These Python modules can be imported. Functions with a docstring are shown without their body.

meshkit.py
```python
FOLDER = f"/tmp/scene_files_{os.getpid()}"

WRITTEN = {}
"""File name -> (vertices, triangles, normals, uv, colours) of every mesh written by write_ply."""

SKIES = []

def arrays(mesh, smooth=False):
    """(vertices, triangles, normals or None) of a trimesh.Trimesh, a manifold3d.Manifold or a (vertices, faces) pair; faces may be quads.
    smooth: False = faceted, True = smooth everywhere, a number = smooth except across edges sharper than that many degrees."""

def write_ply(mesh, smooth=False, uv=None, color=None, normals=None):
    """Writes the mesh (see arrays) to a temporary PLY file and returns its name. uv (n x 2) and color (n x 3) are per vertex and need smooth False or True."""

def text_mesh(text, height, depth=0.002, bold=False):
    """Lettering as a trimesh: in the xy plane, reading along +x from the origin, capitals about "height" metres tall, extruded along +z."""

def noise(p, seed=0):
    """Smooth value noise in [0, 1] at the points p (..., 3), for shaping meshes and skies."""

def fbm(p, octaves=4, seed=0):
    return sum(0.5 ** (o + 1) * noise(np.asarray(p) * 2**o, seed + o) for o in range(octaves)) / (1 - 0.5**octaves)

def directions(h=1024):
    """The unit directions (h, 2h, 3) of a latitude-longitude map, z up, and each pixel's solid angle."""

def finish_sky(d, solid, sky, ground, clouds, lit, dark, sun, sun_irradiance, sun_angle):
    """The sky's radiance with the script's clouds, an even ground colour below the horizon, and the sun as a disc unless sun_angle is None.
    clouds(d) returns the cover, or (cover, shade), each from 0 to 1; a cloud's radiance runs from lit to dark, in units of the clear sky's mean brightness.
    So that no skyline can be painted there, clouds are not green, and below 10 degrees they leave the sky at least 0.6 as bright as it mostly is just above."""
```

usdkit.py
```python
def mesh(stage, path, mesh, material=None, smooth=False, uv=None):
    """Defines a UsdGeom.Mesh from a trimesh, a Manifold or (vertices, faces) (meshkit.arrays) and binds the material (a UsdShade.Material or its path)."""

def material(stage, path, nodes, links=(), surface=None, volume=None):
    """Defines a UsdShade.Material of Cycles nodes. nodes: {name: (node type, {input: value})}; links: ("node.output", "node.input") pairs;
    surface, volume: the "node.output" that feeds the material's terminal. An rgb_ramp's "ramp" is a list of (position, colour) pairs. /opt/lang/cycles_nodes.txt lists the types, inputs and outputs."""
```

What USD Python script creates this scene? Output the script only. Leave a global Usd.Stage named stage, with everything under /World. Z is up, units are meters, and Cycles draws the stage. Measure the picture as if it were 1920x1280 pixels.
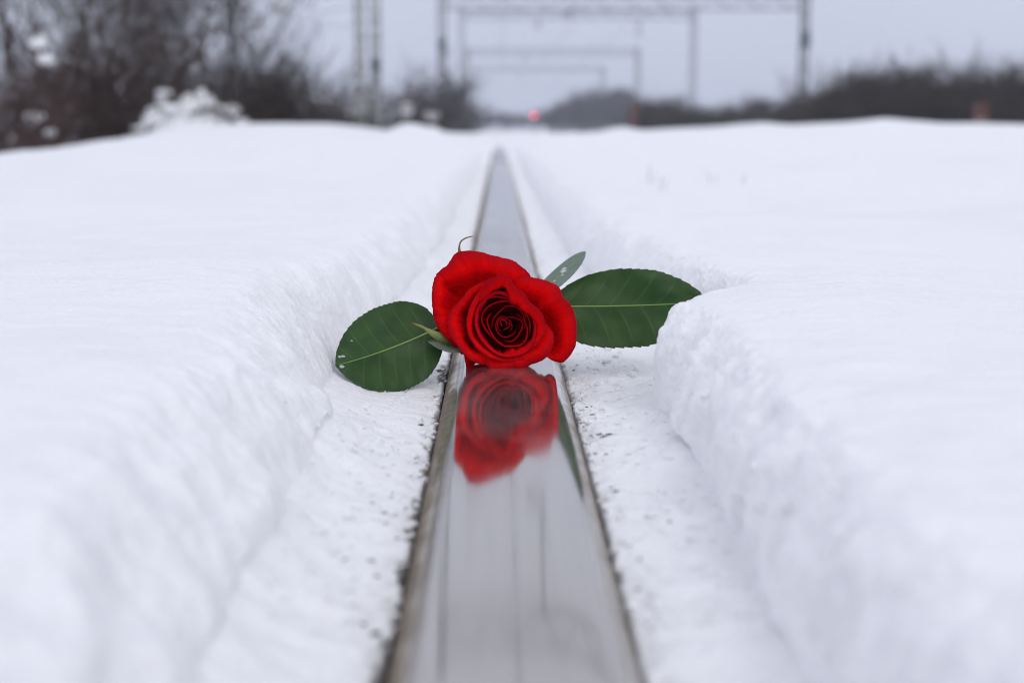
import math
import numpy as np
import trimesh
from scipy.interpolate import CubicSpline, PchipInterpolator
import usdkit
import meshkit
from meshkit import fbm, noise
from pxr import Usd, UsdGeom, UsdLux, UsdShade, Gf, Sdf, Vt

stage = Usd.Stage.CreateInMemory()
UsdGeom.SetStageUpAxis(stage, 'Z')
UsdGeom.SetStageMetersPerUnit(stage, 1.0)
UsdGeom.Xform.Define(stage, '/World')
UsdGeom.Scope.Define(stage, '/World/Looks')

# ------------------------------------------------------------------ camera, sky, sun, exposure
F, W0, H0 = 2667.0, 1920.0, 1280.0                  # focal length in pixels of the 1920 px picture
PITCH, YAW = math.radians(8.66), math.radians(0.54)
CAM = np.array([0.0, 0.0, 0.147])
FOCUS = 0.858
cam = UsdGeom.Camera.Define(stage, '/World/camera')
cam.AddTranslateOp().Set(Gf.Vec3d(*CAM))
cam.AddRotateXYZOp().Set(Gf.Vec3f(90 - math.degrees(PITCH), 0, -math.degrees(YAW)))
cam.CreateHorizontalApertureAttr(36.0)
cam.CreateVerticalApertureAttr(24.0)
cam.CreateFocalLengthAttr(F / W0 * 36.0)
cam.CreateFStopAttr(6.6)
cam.CreateFocusDistanceAttr(FOCUS)
cam.CreateClippingRangeAttr(Gf.Vec2f(0.02, 3000))
cam.CreateExposureAttr(0.0)
ZOOM = None

SUN_EL, SUN_AZ = math.radians(38), math.radians(158)     # behind the camera, to the right, above the cloud
sky = UsdLux.DomeLight.Define(stage, '/World/sky')
SKY_STRENGTH = 0.10
skymat = usdkit.material(stage, '/World/Looks/sky', {
    'tc': ('texture_coordinate', {}),
    'sky': ('sky_texture', {'sky_type': 'single_scattering', 'sun_disc': False, 'sun_elevation': SUN_EL, 'sun_rotation': SUN_AZ,
                            'altitude': 100.0, 'air_density': 1.0, 'aerosol_density': 2.0, 'ozone_density': 1.0}),
    'sep': ('separate_xyz', {}),
    'up': ('math', {'math_type': 'maximum', 'value2': 0.0}),
    'ov': ('mix_color', {'a': (5.9, 6.33, 7.85), 'b': (9.6, 9.9, 11.3)}),       # an overcast vault: brighter overhead than at the horizon
    'no': ('noise_texture', {'scale': 2.2, 'detail': 4.0, 'roughness': 0.5}),
    'st': ('mapping', {'scale': (1.0, 1.0, 2.5)}),
    'nr': ('map_range', {'from_min': 0.3, 'from_max': 0.7, 'to_min': 0.955, 'to_max': 1.045}),
    'cl': ('mix_color', {'blend_type': 'multiply', 'fac': 1.0, 'use_clamp': False}),
    'mx': ('mix_color', {'fac': 0.97}),
    'bg': ('background_shader', {'strength': SKY_STRENGTH})},
    [('tc.generated', 'sep.vector'), ('sep.z', 'up.value1'), ('up.value', 'ov.fac'), ('tc.generated', 'st.vector'), ('st.vector', 'no.vector'), ('no.fac', 'nr.value'),
     ('ov.result', 'cl.a'), ('nr.result', 'cl.b'), ('sky.color', 'mx.a'), ('cl.result', 'mx.b'), ('mx.result', 'bg.color')], surface='bg.background')
UsdShade.MaterialBindingAPI.Apply(sky.GetPrim()).Bind(skymat)
sky.GetPrim().SetCustomDataByKey('kind', 'structure')
sky.GetPrim().SetCustomDataByKey('label', 'even pale lilac-grey overcast winter sky')
sun = UsdLux.DistantLight.Define(stage, '/World/sun')
sun.CreateNormalizeAttr(True)
sun.CreateIntensityAttr(0.24)
sun.CreateAngleAttr(28.0)
sun.CreateColorAttr(Gf.Vec3f(1.0, 0.97, 0.92))
d = np.array([math.sin(SUN_AZ) * math.cos(SUN_EL), math.cos(SUN_AZ) * math.cos(SUN_EL), math.sin(SUN_EL)])
sun.AddRotateXYZOp().Set(Gf.Vec3f(math.degrees(math.acos(d[2])), 0, math.degrees(math.atan2(d[0], -d[1]))))

# ------------------------------------------------------------------ helpers
cp, sp_, cy, sy = math.cos(PITCH), math.sin(PITCH), math.cos(YAW), math.sin(YAW)
FWD = np.array([sy * cp, cy * cp, -sp_]); RGT = np.array([cy, -sy, 0.0]); UPV = np.cross(RGT, FWD)


def ray(px, py):
    px, py = np.asarray(px, float), np.asarray(py, float)
    return FWD + ((px - 960) / F)[..., None] * RGT + ((640 - py) / F)[..., None] * UPV


def P(px, py, y):
    """The point seen at pixel (px, py) of the 1920 px picture at distance y along the track."""
    r = ray(px, py)
    return CAM + r * (np.asarray(y, float) / r[..., 1])[..., None]


def smooth(a, b, x):
    t = np.clip((np.asarray(x, float) - a) / (b - a), 0, 1)
    return t * t * (3 - 2 * t)


used = {}


def path_for(name, parent=None):
    base = str(parent.GetPath()) if parent is not None else '/World'
    k = (base, name)
    n = used.get(k, 0)
    used[k] = n + 1
    return f'{base}/{name}' + (f'_{n:03d}' if n else '')


def tag(prim, label=None, cat=None, group=None, kind=None):
    for k, v in (('label', label), ('category', cat), ('group', group), ('kind', kind)):
        if v:
            prim.SetCustomDataByKey(k, v)
    return prim


def obj(name, mesh, mat, parent=None, sm=False, vals=None):
    p = path_for(name, parent)
    m = usdkit.mesh(stage, p, mesh, mat, smooth=sm)
    for key, v in (vals or {}).items():
        UsdGeom.PrimvarsAPI(m).CreatePrimvar(key, Sdf.ValueTypeNames.FloatArray, 'vertex').Set(Vt.FloatArray.FromNumpy(np.asarray(v, np.float32)))
    return m.GetPrim()


def place(x, loc, rz=0.0, sc=1.0):
    g = UsdGeom.Xformable(x)
    g.AddTranslateOp().Set(Gf.Vec3d(*map(float, loc)))
    g.AddRotateZOp().Set(float(math.degrees(rz)))
    g.AddScaleOp().Set(Gf.Vec3f(*(np.broadcast_to(np.asarray(sc, float), 3).tolist())))


def thing(name, label, cat, loc=(0, 0, 0), rz=0.0, sc=1.0, group=None):
    x = UsdGeom.Xform.Define(stage, path_for(name))
    place(x, loc, rz, sc)
    return tag(x.GetPrim(), label, cat, group)


def copy_of(src, label, cat, loc, rz=0.0, sc=1.0, group=None):
    name = src.GetName()
    name = name[:-4] if name[-4:-3] == '_' and name[-3:].isdigit() else name
    x = UsdGeom.Xform.Define(stage, path_for(name))
    p = x.GetPrim()
    p.GetReferences().AddInternalReference(src.GetPath())
    for op, v in (('xformOp:translate', Gf.Vec3d(*map(float, loc))), ('xformOp:rotateZ', float(math.degrees(rz))), ('xformOp:scale', Gf.Vec3f(*(np.broadcast_to(np.asarray(sc, float), 3).tolist())))):
        p.GetAttribute(op).Set(v)
    p.SetInstanceable(True)
    return tag(p, label, cat, group)


def grid_faces(nr, nc, flip=False):
    i, j = np.meshgrid(np.arange(nr - 1), np.arange(nc - 1), indexing='ij')
    a = (i * nc + j).ravel()
    f = np.stack([a, a + 1, a + nc + 1, a + nc], 1)
    return f[:, ::-1] if flip else f


def bars(segs, sides=4):
    """Prisms between points: segs = array of (p0 3, p1 3, r0, r1); one mesh."""
    s = np.asarray(segs, float).reshape(-1, 8)
    a, b, r0, r1 = s[:, :3], s[:, 3:6], s[:, 6], s[:, 7]
    t = b - a
    t /= np.maximum(np.linalg.norm(t, axis=1, keepdims=True), 1e-9)
    ref = np.where(np.abs(t[:, 2:3]) > 0.9, [[1.0, 0, 0]], [[0, 0, 1.0]])
    u = np.cross(t, ref); u /= np.linalg.norm(u, axis=1, keepdims=True)
    w = np.cross(t, u)
    an = np.arange(sides) / sides * 2 * np.pi + np.pi / 4
    ring = u[:, None] * np.cos(an)[None, :, None] + w[:, None] * np.sin(an)[None, :, None]
    v = np.concatenate([a[:, None] + ring * r0[:, None, None], b[:, None] + ring * r1[:, None, None]], 1)
    n = len(s)
    k = np.arange(sides)
    q = np.stack([k, (k + 1) % sides, sides + (k + 1) % sides, sides + k], 1)
    tri = np.vstack([q[:, [0, 1, 2]], q[:, [0, 2, 3]]])
    caps = np.array([[0, i + 1, i] for i in range(1, sides - 1)] + [[sides, sides + i, sides + i + 1] for i in range(1, sides - 1)])
    tri = np.vstack([tri, caps])
    f = (tri[None] + (np.arange(n) * 2 * sides)[:, None, None]).reshape(-1, 3)
    return v.reshape(-1, 3), f


def box(c, s):
    m = trimesh.creation.box(s)
    m.apply_translation(c)
    return m


def join(ms):
    vs, fs, n = [], [], 0
    for m in ms:
        v, f = (m.vertices, m.faces) if hasattr(m, 'vertices') else m
        f = np.asarray(f)
        if f.shape[1] == 4:
            f = np.vstack([f[:, [0, 1, 2]], f[:, [0, 2, 3]]])
        vs.append(np.asarray(v)); fs.append(f + n); n += len(v)
    return np.vstack(vs), np.vstack(fs)


def mat(name, nodes, links=(), surface='p.BSDF', volume=None):
    return usdkit.material(stage, '/World/Looks/' + name, nodes, links, surface=surface, volume=volume)


def plain(name, col, rough=0.7, metal=0.0, spec=0.3, var=0.25, scale=8.0):
    c = np.array(col)
    return mat(name, {'tc': ('texture_coordinate', {}), 'n': ('noise_texture', {'scale': scale, 'detail': 4.0}),
                      'r': ('rgb_ramp', {'ramp': [(0.3, c * (1 - var)), (0.7, c * (1 + var))]}),
                      'p': ('principled_bsdf', {'roughness': rough, 'metallic': metal, 'specular_ior_level': spec})},
               [('tc.object', 'n.vector'), ('n.fac', 'r.fac'), ('r.color', 'p.base_color')])


# ------------------------------------------------------------------ materials
SNOW = mat('snow', {
    'g': ('geometry', {}), 'sep': ('separate_xyz', {}),
    'n1': ('noise_texture', {'scale': 900.0, 'detail': 3.0, 'roughness': 0.7}),
    'n2': ('noise_texture', {'scale': 220.0, 'detail': 4.0, 'roughness': 0.6}),
    'add0': ('math', {'math_type': 'multiply_add', 'value2': 0.45}),
    'grain': ('voronoi_texture', {'feature': 'f1', 'scale': 620.0, 'randomness': 1.0}),
    'grain2': ('voronoi_texture', {'feature': 'f1', 'scale': 210.0, 'randomness': 1.0}),
    'gsum': ('math', {'math_type': 'multiply_add', 'value2': 0.55}),
    'add': ('math', {'math_type': 'multiply_add', 'value2': -0.5}),
    'bump': ('bump', {'strength': 0.5, 'distance': 0.0022}),
    # brown grit soaked into the trodden trench beside the rail (a stain with its own shape)
    'ax': ('math', {'math_type': 'subtract', 'value2': 0.004}), 'ab': ('math', {'math_type': 'absolute'}),
    'near': ('map_range', {'from_min': 0.036, 'from_max': 0.115, 'to_min': 1.0, 'to_max': 0.0, 'clamp': True}),
    'mp': ('mapping', {'scale': (34.0, 75.0, 34.0)}),
    'n3': ('noise_texture', {'scale': 1.0, 'detail': 5.0, 'roughness': 0.62}),
    'pk': ('map_range', {'from_min': 0.60, 'from_max': 0.80, 'to_min': 0.0, 'to_max': 0.55, 'clamp': True}),
    'mu': ('math', {'math_type': 'multiply'}),
    'col': ('mix_color', {'a': (0.77, 0.775, 0.785), 'b': (0.30, 0.25, 0.21)}),
    'p': ('principled_bsdf', {'roughness': 0.62, 'specular_ior_level': 0.22, 'subsurface_weight': 0.15, 'subsurface_scale': 0.006,
                              'subsurface_radius': (0.8, 0.9, 1.0)})},
    [('g.position', 'n1.vector'), ('g.position', 'n2.vector'), ('n1.fac', 'add0.value1'), ('n2.fac', 'add0.value3'), ('g.position', 'grain.vector'), ('g.position', 'grain2.vector'), ('grain.distance', 'gsum.value1'), ('grain2.distance', 'gsum.value3'), ('gsum.value', 'add.value1'), ('add0.value', 'add.value3'), ('add.value', 'bump.height'), ('bump.normal', 'p.normal'),
     ('g.position', 'sep.vector'), ('sep.x', 'ax.value1'), ('ax.value', 'ab.value1'), ('ab.value', 'near.value'), ('g.position', 'mp.vector'), ('mp.vector', 'n3.vector'),
     ('n3.fac', 'pk.value'), ('pk.result', 'mu.value1'), ('near.result', 'mu.value2'), ('mu.value', 'col.fac'), ('col.result', 'p.base_color')])

RAIL_C, RAIL_H = 0.0045, 0.0368
RAIL = mat('rail_steel', {
    'g': ('geometry', {}), 'sep': ('separate_xyz', {}),
    'ax': ('math', {'math_type': 'subtract', 'value2': RAIL_C}), 'ab': ('math', {'math_type': 'maximum'}),
    'wob': ('noise_texture', {'scale': 40.0, 'detail': 6.0, 'roughness': 0.65}),
    'wobm': ('math', {'math_type': 'multiply_add', 'value2': 0.010, 'value3': -0.005}),
    'abw': ('math', {'math_type': 'add'}),
    'neg': ('math', {'math_type': 'multiply', 'value2': -1.0}), 'pos': ('math', {'math_type': 'multiply', 'value2': 0.91}),
    'edge': ('map_range', {'from_min': 0.0270, 'from_max': 0.0335, 'to_min': 0.0, 'to_max': 1.0, 'clamp': True}),
    'mp': ('mapping', {'scale': (420.0, 3.0, 1.0)}),
    'str': ('noise_texture', {'scale': 1.0, 'detail': 3.0, 'roughness': 0.6}),
    'mp2': ('mapping', {'scale': (26.0, 9.0, 1.0)}),
    'smu': ('noise_texture', {'scale': 1.0, 'detail': 4.0, 'roughness': 0.55}),
    'rough': ('map_range', {'from_min': 0.35, 'from_max': 0.72, 'to_min': 0.055, 'to_max': 0.125, 'clamp': True}),
    'film': ('map_range', {'from_min': 0.42, 'from_max': 0.75, 'to_min': 0.02, 'to_max': 0.12, 'clamp': True}),
    'scol': ('mix_color', {'a': (0.455, 0.425, 0.385), 'b': (0.545, 0.515, 0.47)}),
    'steel': ('principled_bsdf', {'metallic': 1.0}),
    'bmp': ('bump', {'strength': 0.05, 'distance': 0.0002}),
    'filmb': ('principled_bsdf', {'base_color': (0.25, 0.245, 0.245), 'roughness': 0.5, 'specular_ior_level': 0.3}),
    'm1': ('mix_closure', {}),
    'rn': ('noise_texture', {'scale': 160.0, 'detail': 4.0}),
    'rr': ('rgb_ramp', {'ramp': [(0.3, (0.105, 0.082, 0.060)), (0.7, (0.20, 0.165, 0.13))]}),
    'rust': ('principled_bsdf', {'roughness': 0.85, 'metallic': 0.0, 'specular_ior_level': 0.12}),
    'm2': ('mix_closure', {})},
    [('g.position', 'sep.vector'), ('sep.x', 'ax.value1'), ('ax.value', 'neg.value1'), ('ax.value', 'pos.value1'), ('neg.value', 'ab.value1'), ('pos.value', 'ab.value2'), ('g.position', 'wob.vector'), ('wob.fac', 'wobm.value1'),
     ('ab.value', 'abw.value1'), ('wobm.value', 'abw.value2'), ('abw.value', 'edge.value'),
     ('g.position', 'mp.vector'), ('mp.vector', 'str.vector'), ('g.position', 'mp2.vector'), ('mp2.vector', 'smu.vector'),
     ('smu.fac', 'rough.value'), ('smu.fac', 'film.value'), ('rough.result', 'steel.roughness'), ('str.fac', 'scol.fac'), ('scol.result', 'steel.base_color'),
     ('str.fac', 'bmp.height'), ('bmp.normal', 'steel.normal'),
     ('film.result', 'm1.fac'), ('steel.BSDF', 'm1.closure1'), ('filmb.BSDF', 'm1.closure2'),
     ('g.position', 'rn.vector'), ('rn.fac', 'rr.fac'), ('rr.color', 'rust.base_color'),
     ('edge.result', 'm2.fac'), ('m1.closure', 'm2.closure1'), ('rust.BSDF', 'm2.closure2')], surface='m2.closure')


def petal_mat(name, a, b):
    return mat(name, {
        'g': ('geometry', {}), 'rim': ('attribute', {'attribute': 'rim'}), 'along': ('attribute', {'attribute': 'along'}),
        'cmb': ('combine_xyz', {}), 'vmap': ('mapping', {'scale': (46.0, 1.6, 1.0)}),
        'vein': ('noise_texture', {'scale': 1.0, 'detail': 3.0, 'roughness': 0.5}),
        'n': ('noise_texture', {'scale': 95.0, 'detail': 3.0}),
        'c0': ('mix_color', {'a': a, 'b': b}),
        'nmix': ('mix_float', {'fac': 0.55}),
        'nr': ('map_range', {'from_min': 0.38, 'from_max': 0.62, 'clamp': True}),
        'rr': ('map_range', {'from_min': 0.83, 'from_max': 0.97, 'to_min': 0.0, 'to_max': 0.6, 'clamp': True}),
        'c1': ('mix_color', {'b': (0.16, 0.003, 0.012)}),
        'fine': ('noise_texture', {'scale': 2600.0, 'detail': 2.0}),
        'bsum': ('math', {'math_type': 'multiply_add', 'value2': 0.12}),
        'bump': ('bump', {'strength': 0.5, 'distance': 0.0006}),
        'p': ('principled_bsdf', {'roughness': 0.6, 'specular_ior_level': 0.05, 'sheen_weight': 0.10, 'sheen_roughness': 0.4, 'sheen_tint': (1.0, 0.05, 0.18)}),
        't': ('translucent_bsdf', {'color': (0.75, 0.003, 0.006)}), 'm': ('mix_closure', {'fac': 0.26})},
        [('rim.fac', 'cmb.y'), ('along.fac', 'cmb.x'), ('cmb.vector', 'vmap.vector'), ('vmap.vector', 'vein.vector'), ('g.position', 'n.vector'),
         ('n.fac', 'nmix.a'), ('vein.fac', 'nmix.b'), ('nmix.result', 'nr.value'), ('nr.result', 'c0.fac'), ('rim.fac', 'rr.value'), ('rr.result', 'c1.fac'), ('c0.result', 'c1.a'), ('c1.result', 'p.base_color'),
         ('g.position', 'fine.vector'), ('fine.fac', 'bsum.value1'), ('vein.fac', 'bsum.value3'), ('bsum.value', 'bump.height'), ('bump.normal', 'p.normal'),
         ('p.BSDF', 'm.closure1'), ('t.BSDF', 'm.closure2')], surface='m.closure')


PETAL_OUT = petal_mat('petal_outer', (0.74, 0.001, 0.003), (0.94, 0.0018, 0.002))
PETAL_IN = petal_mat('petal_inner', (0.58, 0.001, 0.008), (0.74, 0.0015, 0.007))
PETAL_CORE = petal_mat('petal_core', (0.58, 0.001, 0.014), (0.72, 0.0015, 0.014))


def leaf_mat(name, c, c2, veinc, rough):
    return mat(name, {
        'g': ('geometry', {}), 'u': ('attribute', {'attribute': 'along'}), 'w': ('attribute', {'attribute': 'across'}), 've': ('attribute', {'attribute': 'vein'}),
        'n': ('noise_texture', {'scale': 70.0, 'detail': 4.0}), 'c0': ('mix_color', {'a': c, 'b': c2}),
        'nr': ('map_range', {'from_min': 0.3, 'from_max': 0.7, 'clamp': True}),
        'c1': ('mix_color', {'b': veinc}), 'vs': ('math', {'math_type': 'multiply', 'value2': 0.30}),
        'cell': ('voronoi_texture', {'feature': 'distance_to_edge', 'scale': 950.0}),
        'cr': ('map_range', {'from_min': 0.0, 'from_max': 0.12, 'clamp': True}),
        'bump': ('bump', {'strength': 0.12, 'distance': 0.0003}),
        'p': ('principled_bsdf', {'roughness': rough, 'specular_ior_level': 0.22}),
        't': ('translucent_bsdf', {'color': (0.05, 0.13, 0.025)}), 'm': ('mix_closure', {'fac': 0.12})},
        [('g.position', 'n.vector'), ('n.fac', 'nr.value'), ('nr.result', 'c0.fac'), ('ve.fac', 'vs.value1'), ('vs.value', 'c1.fac'), ('c0.result', 'c1.a'), ('c1.result', 'p.base_color'),
         ('g.position', 'cell.vector'), ('cell.distance', 'cr.value'), ('cr.result', 'bump.height'), ('bump.normal', 'p.normal'), ('p.BSDF', 'm.closure1'), ('t.BSDF', 'm.closure2')],
        surface='m.closure')


LEAF = leaf_mat('leaf_green', (0.017, 0.050, 0.011), (0.032, 0.076, 0.018), (0.11, 0.20, 0.05), 0.45)
LEAF_UNDER = leaf_mat('leaf_underside', (0.12, 0.17, 0.125), (0.16, 0.215, 0.165), (0.2, 0.26, 0.16), 0.6)
MIDRIB = plain('midrib_green', (0.17, 0.27, 0.075), 0.5)
STEM = plain('stem_green', (0.05, 0.10, 0.03), 0.45)
SEPAL = mat('sepal_green', {'u': ('attribute', {'attribute': 'along'}), 'r': ('rgb_ramp', {'ramp': [(0.0, (0.12, 0.17, 0.05)), (0.6, (0.22, 0.26, 0.09)), (0.86, (0.20, 0.17, 0.04)), (1.0, (0.10, 0.04, 0.02))]}),
                            'p': ('principled_bsdf', {'roughness': 0.6})}, [('u.fac', 'r.fac'), ('r.color', 'p.base_color')])
ICE = mat('ice_crystal', {'p': ('principled_bsdf', {'base_color': (0.95, 0.97, 1.0), 'roughness': 0.12, 'transmission_weight': 0.6, 'ior': 1.31})})
GRIT = plain('grit', (0.05, 0.042, 0.036), 0.8, var=0.5, scale=300)
BED = plain('ballast_dark', (0.035, 0.03, 0.027), 0.9, var=0.5, scale=150)
STEELG = plain('galvanised_lattice', (0.20, 0.21, 0.215), 0.6, 0.2, scale=3)
PALEST = plain('pale_galvanised', (0.36, 0.38, 0.375), 0.6, 0.0, scale=3)
BOXG = plain('enamel_box', (0.07, 0.10, 0.115), 0.5)
WIRE = plain('wire_dark', (0.10, 0.10, 0.10), 0.5, 0.5)
CERAM = plain('insulator_brown', (0.07, 0.04, 0.03), 0.3)
BARK_NEAR = plain('bark_brown', (0.050, 0.038, 0.035), 0.9, var=0.4)
BARK_RED = plain('bark_russet', (0.058, 0.036, 0.032), 0.9, var=0.4)
BARK_DARK = plain('bark_dark', (0.048, 0.036, 0.030), 0.9, var=0.4)
BARK_GREY = plain('bark_grey', (0.075, 0.068, 0.070), 0.9, var=0.3)
SNOWPAD = mat('snow_pad', {'p': ('principled_bsdf', {'base_color': (0.80, 0.805, 0.815), 'roughness': 0.7, 'specular_ior_level': 0.2})})
ORANGE = plain('marker_red', (0.085, 0.036, 0.027), 0.6)
PALEP = plain('marker_pale', (0.17, 0.145, 0.125), 0.7)
REDLAMP = mat('red_lens', {'e': ('emission', {'color': (1.0, 0.09, 0.16), 'strength': 7.0})}, surface='e.emission')

# ------------------------------------------------------------------ the snow and its trench
def shoulder(y):
    return -1.35 - 0.10 * np.minimum(y, 25)


def gauss(x, y, x0, y0, sx, sy_, h):
    return h * np.exp(-((x - x0) / sx) ** 2 - ((y - y0) / sy_) ** 2)


def land(x, y):
    """Height of the untouched snow above the rail's top."""
    x, y = np.asarray(x, float), np.asarray(y, float)
    z = 0.050 + 0.0 * x
    z = z + 0.066 * smooth(0.35, 2.6, x) * smooth(2, 11, y)
    z = z + 0.085 * smooth(0.75, 1.6, -x) * smooth(8, 12.5, y) + 0.02 * smooth(5, 11, y)
    z = z + gauss(x, y, -0.74, 12.0, 0.16, 0.8, 0.085) + gauss(x, y, -0.55, 12.2, 0.09, 0.6, 0.03)
    for px, h, s in ((1165, .045, .13), (1410, .042, .16), (1505, .034, .13), (1640, .062, .28), (1800, .02, .5)):
        z = z + gauss(x, y, (px - 935) / F * 12.0, 12.0, s, 0.9, h)
    amp = smooth(0.1, 0.6, np.abs(x))
    p = np.stack([x, y, 0 * x], -1)
    z = z + (fbm(p * [1.7, 1.1, 1], 3, 5) - 0.5) * 0.050 * amp * (1 - 0.6 * smooth(6, 10, y))
    z = z + (fbm(p * [6, 4, 1], 3, 9) - 0.5) * 0.014 * smooth(0.1, 0.35, np.abs(x))
    z = z - 0.022 * smooth(0.62, 0.2, y) * smooth(0.13, 0.22, np.abs(x)) + gauss(x, y, 0.17, 0.76, 0.07, 0.10, 0.007) + gauss(x, y, -0.25, 0.93, 0.11, 0.16, 0.011) + gauss(x, y, -0.20, 0.55, 0.08, 0.15, 0.006)
    drop = smooth(0, 1.4, shoulder(y) - x)                      # the bank falls away on the left
    z = z - 0.85 * drop
    far = smooth(13.0, 24.0, y)
    z = z * (1 - far) + far * (-1.25 + 0.25 * (fbm(p * 0.05, 3, 3) - 0.5))
    side = smooth(9, 30, np.abs(x)) * (1 - far)
    z = z - 0.9 * side
    return z


ys = [-3.0, -2.0, -1.2, -0.7, -0.4, -0.2, -0.05, 0.06]
y = 0.12
while y < 1.55:
    ys.append(y); y += 0.0019 if 0.3 < y < 1.1 else 0.0026
while y < 420:
    ys.append(y); y *= 1.007 if y < 22 else 1.05
Y = np.array(ys)
NR = len(Y)


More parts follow.
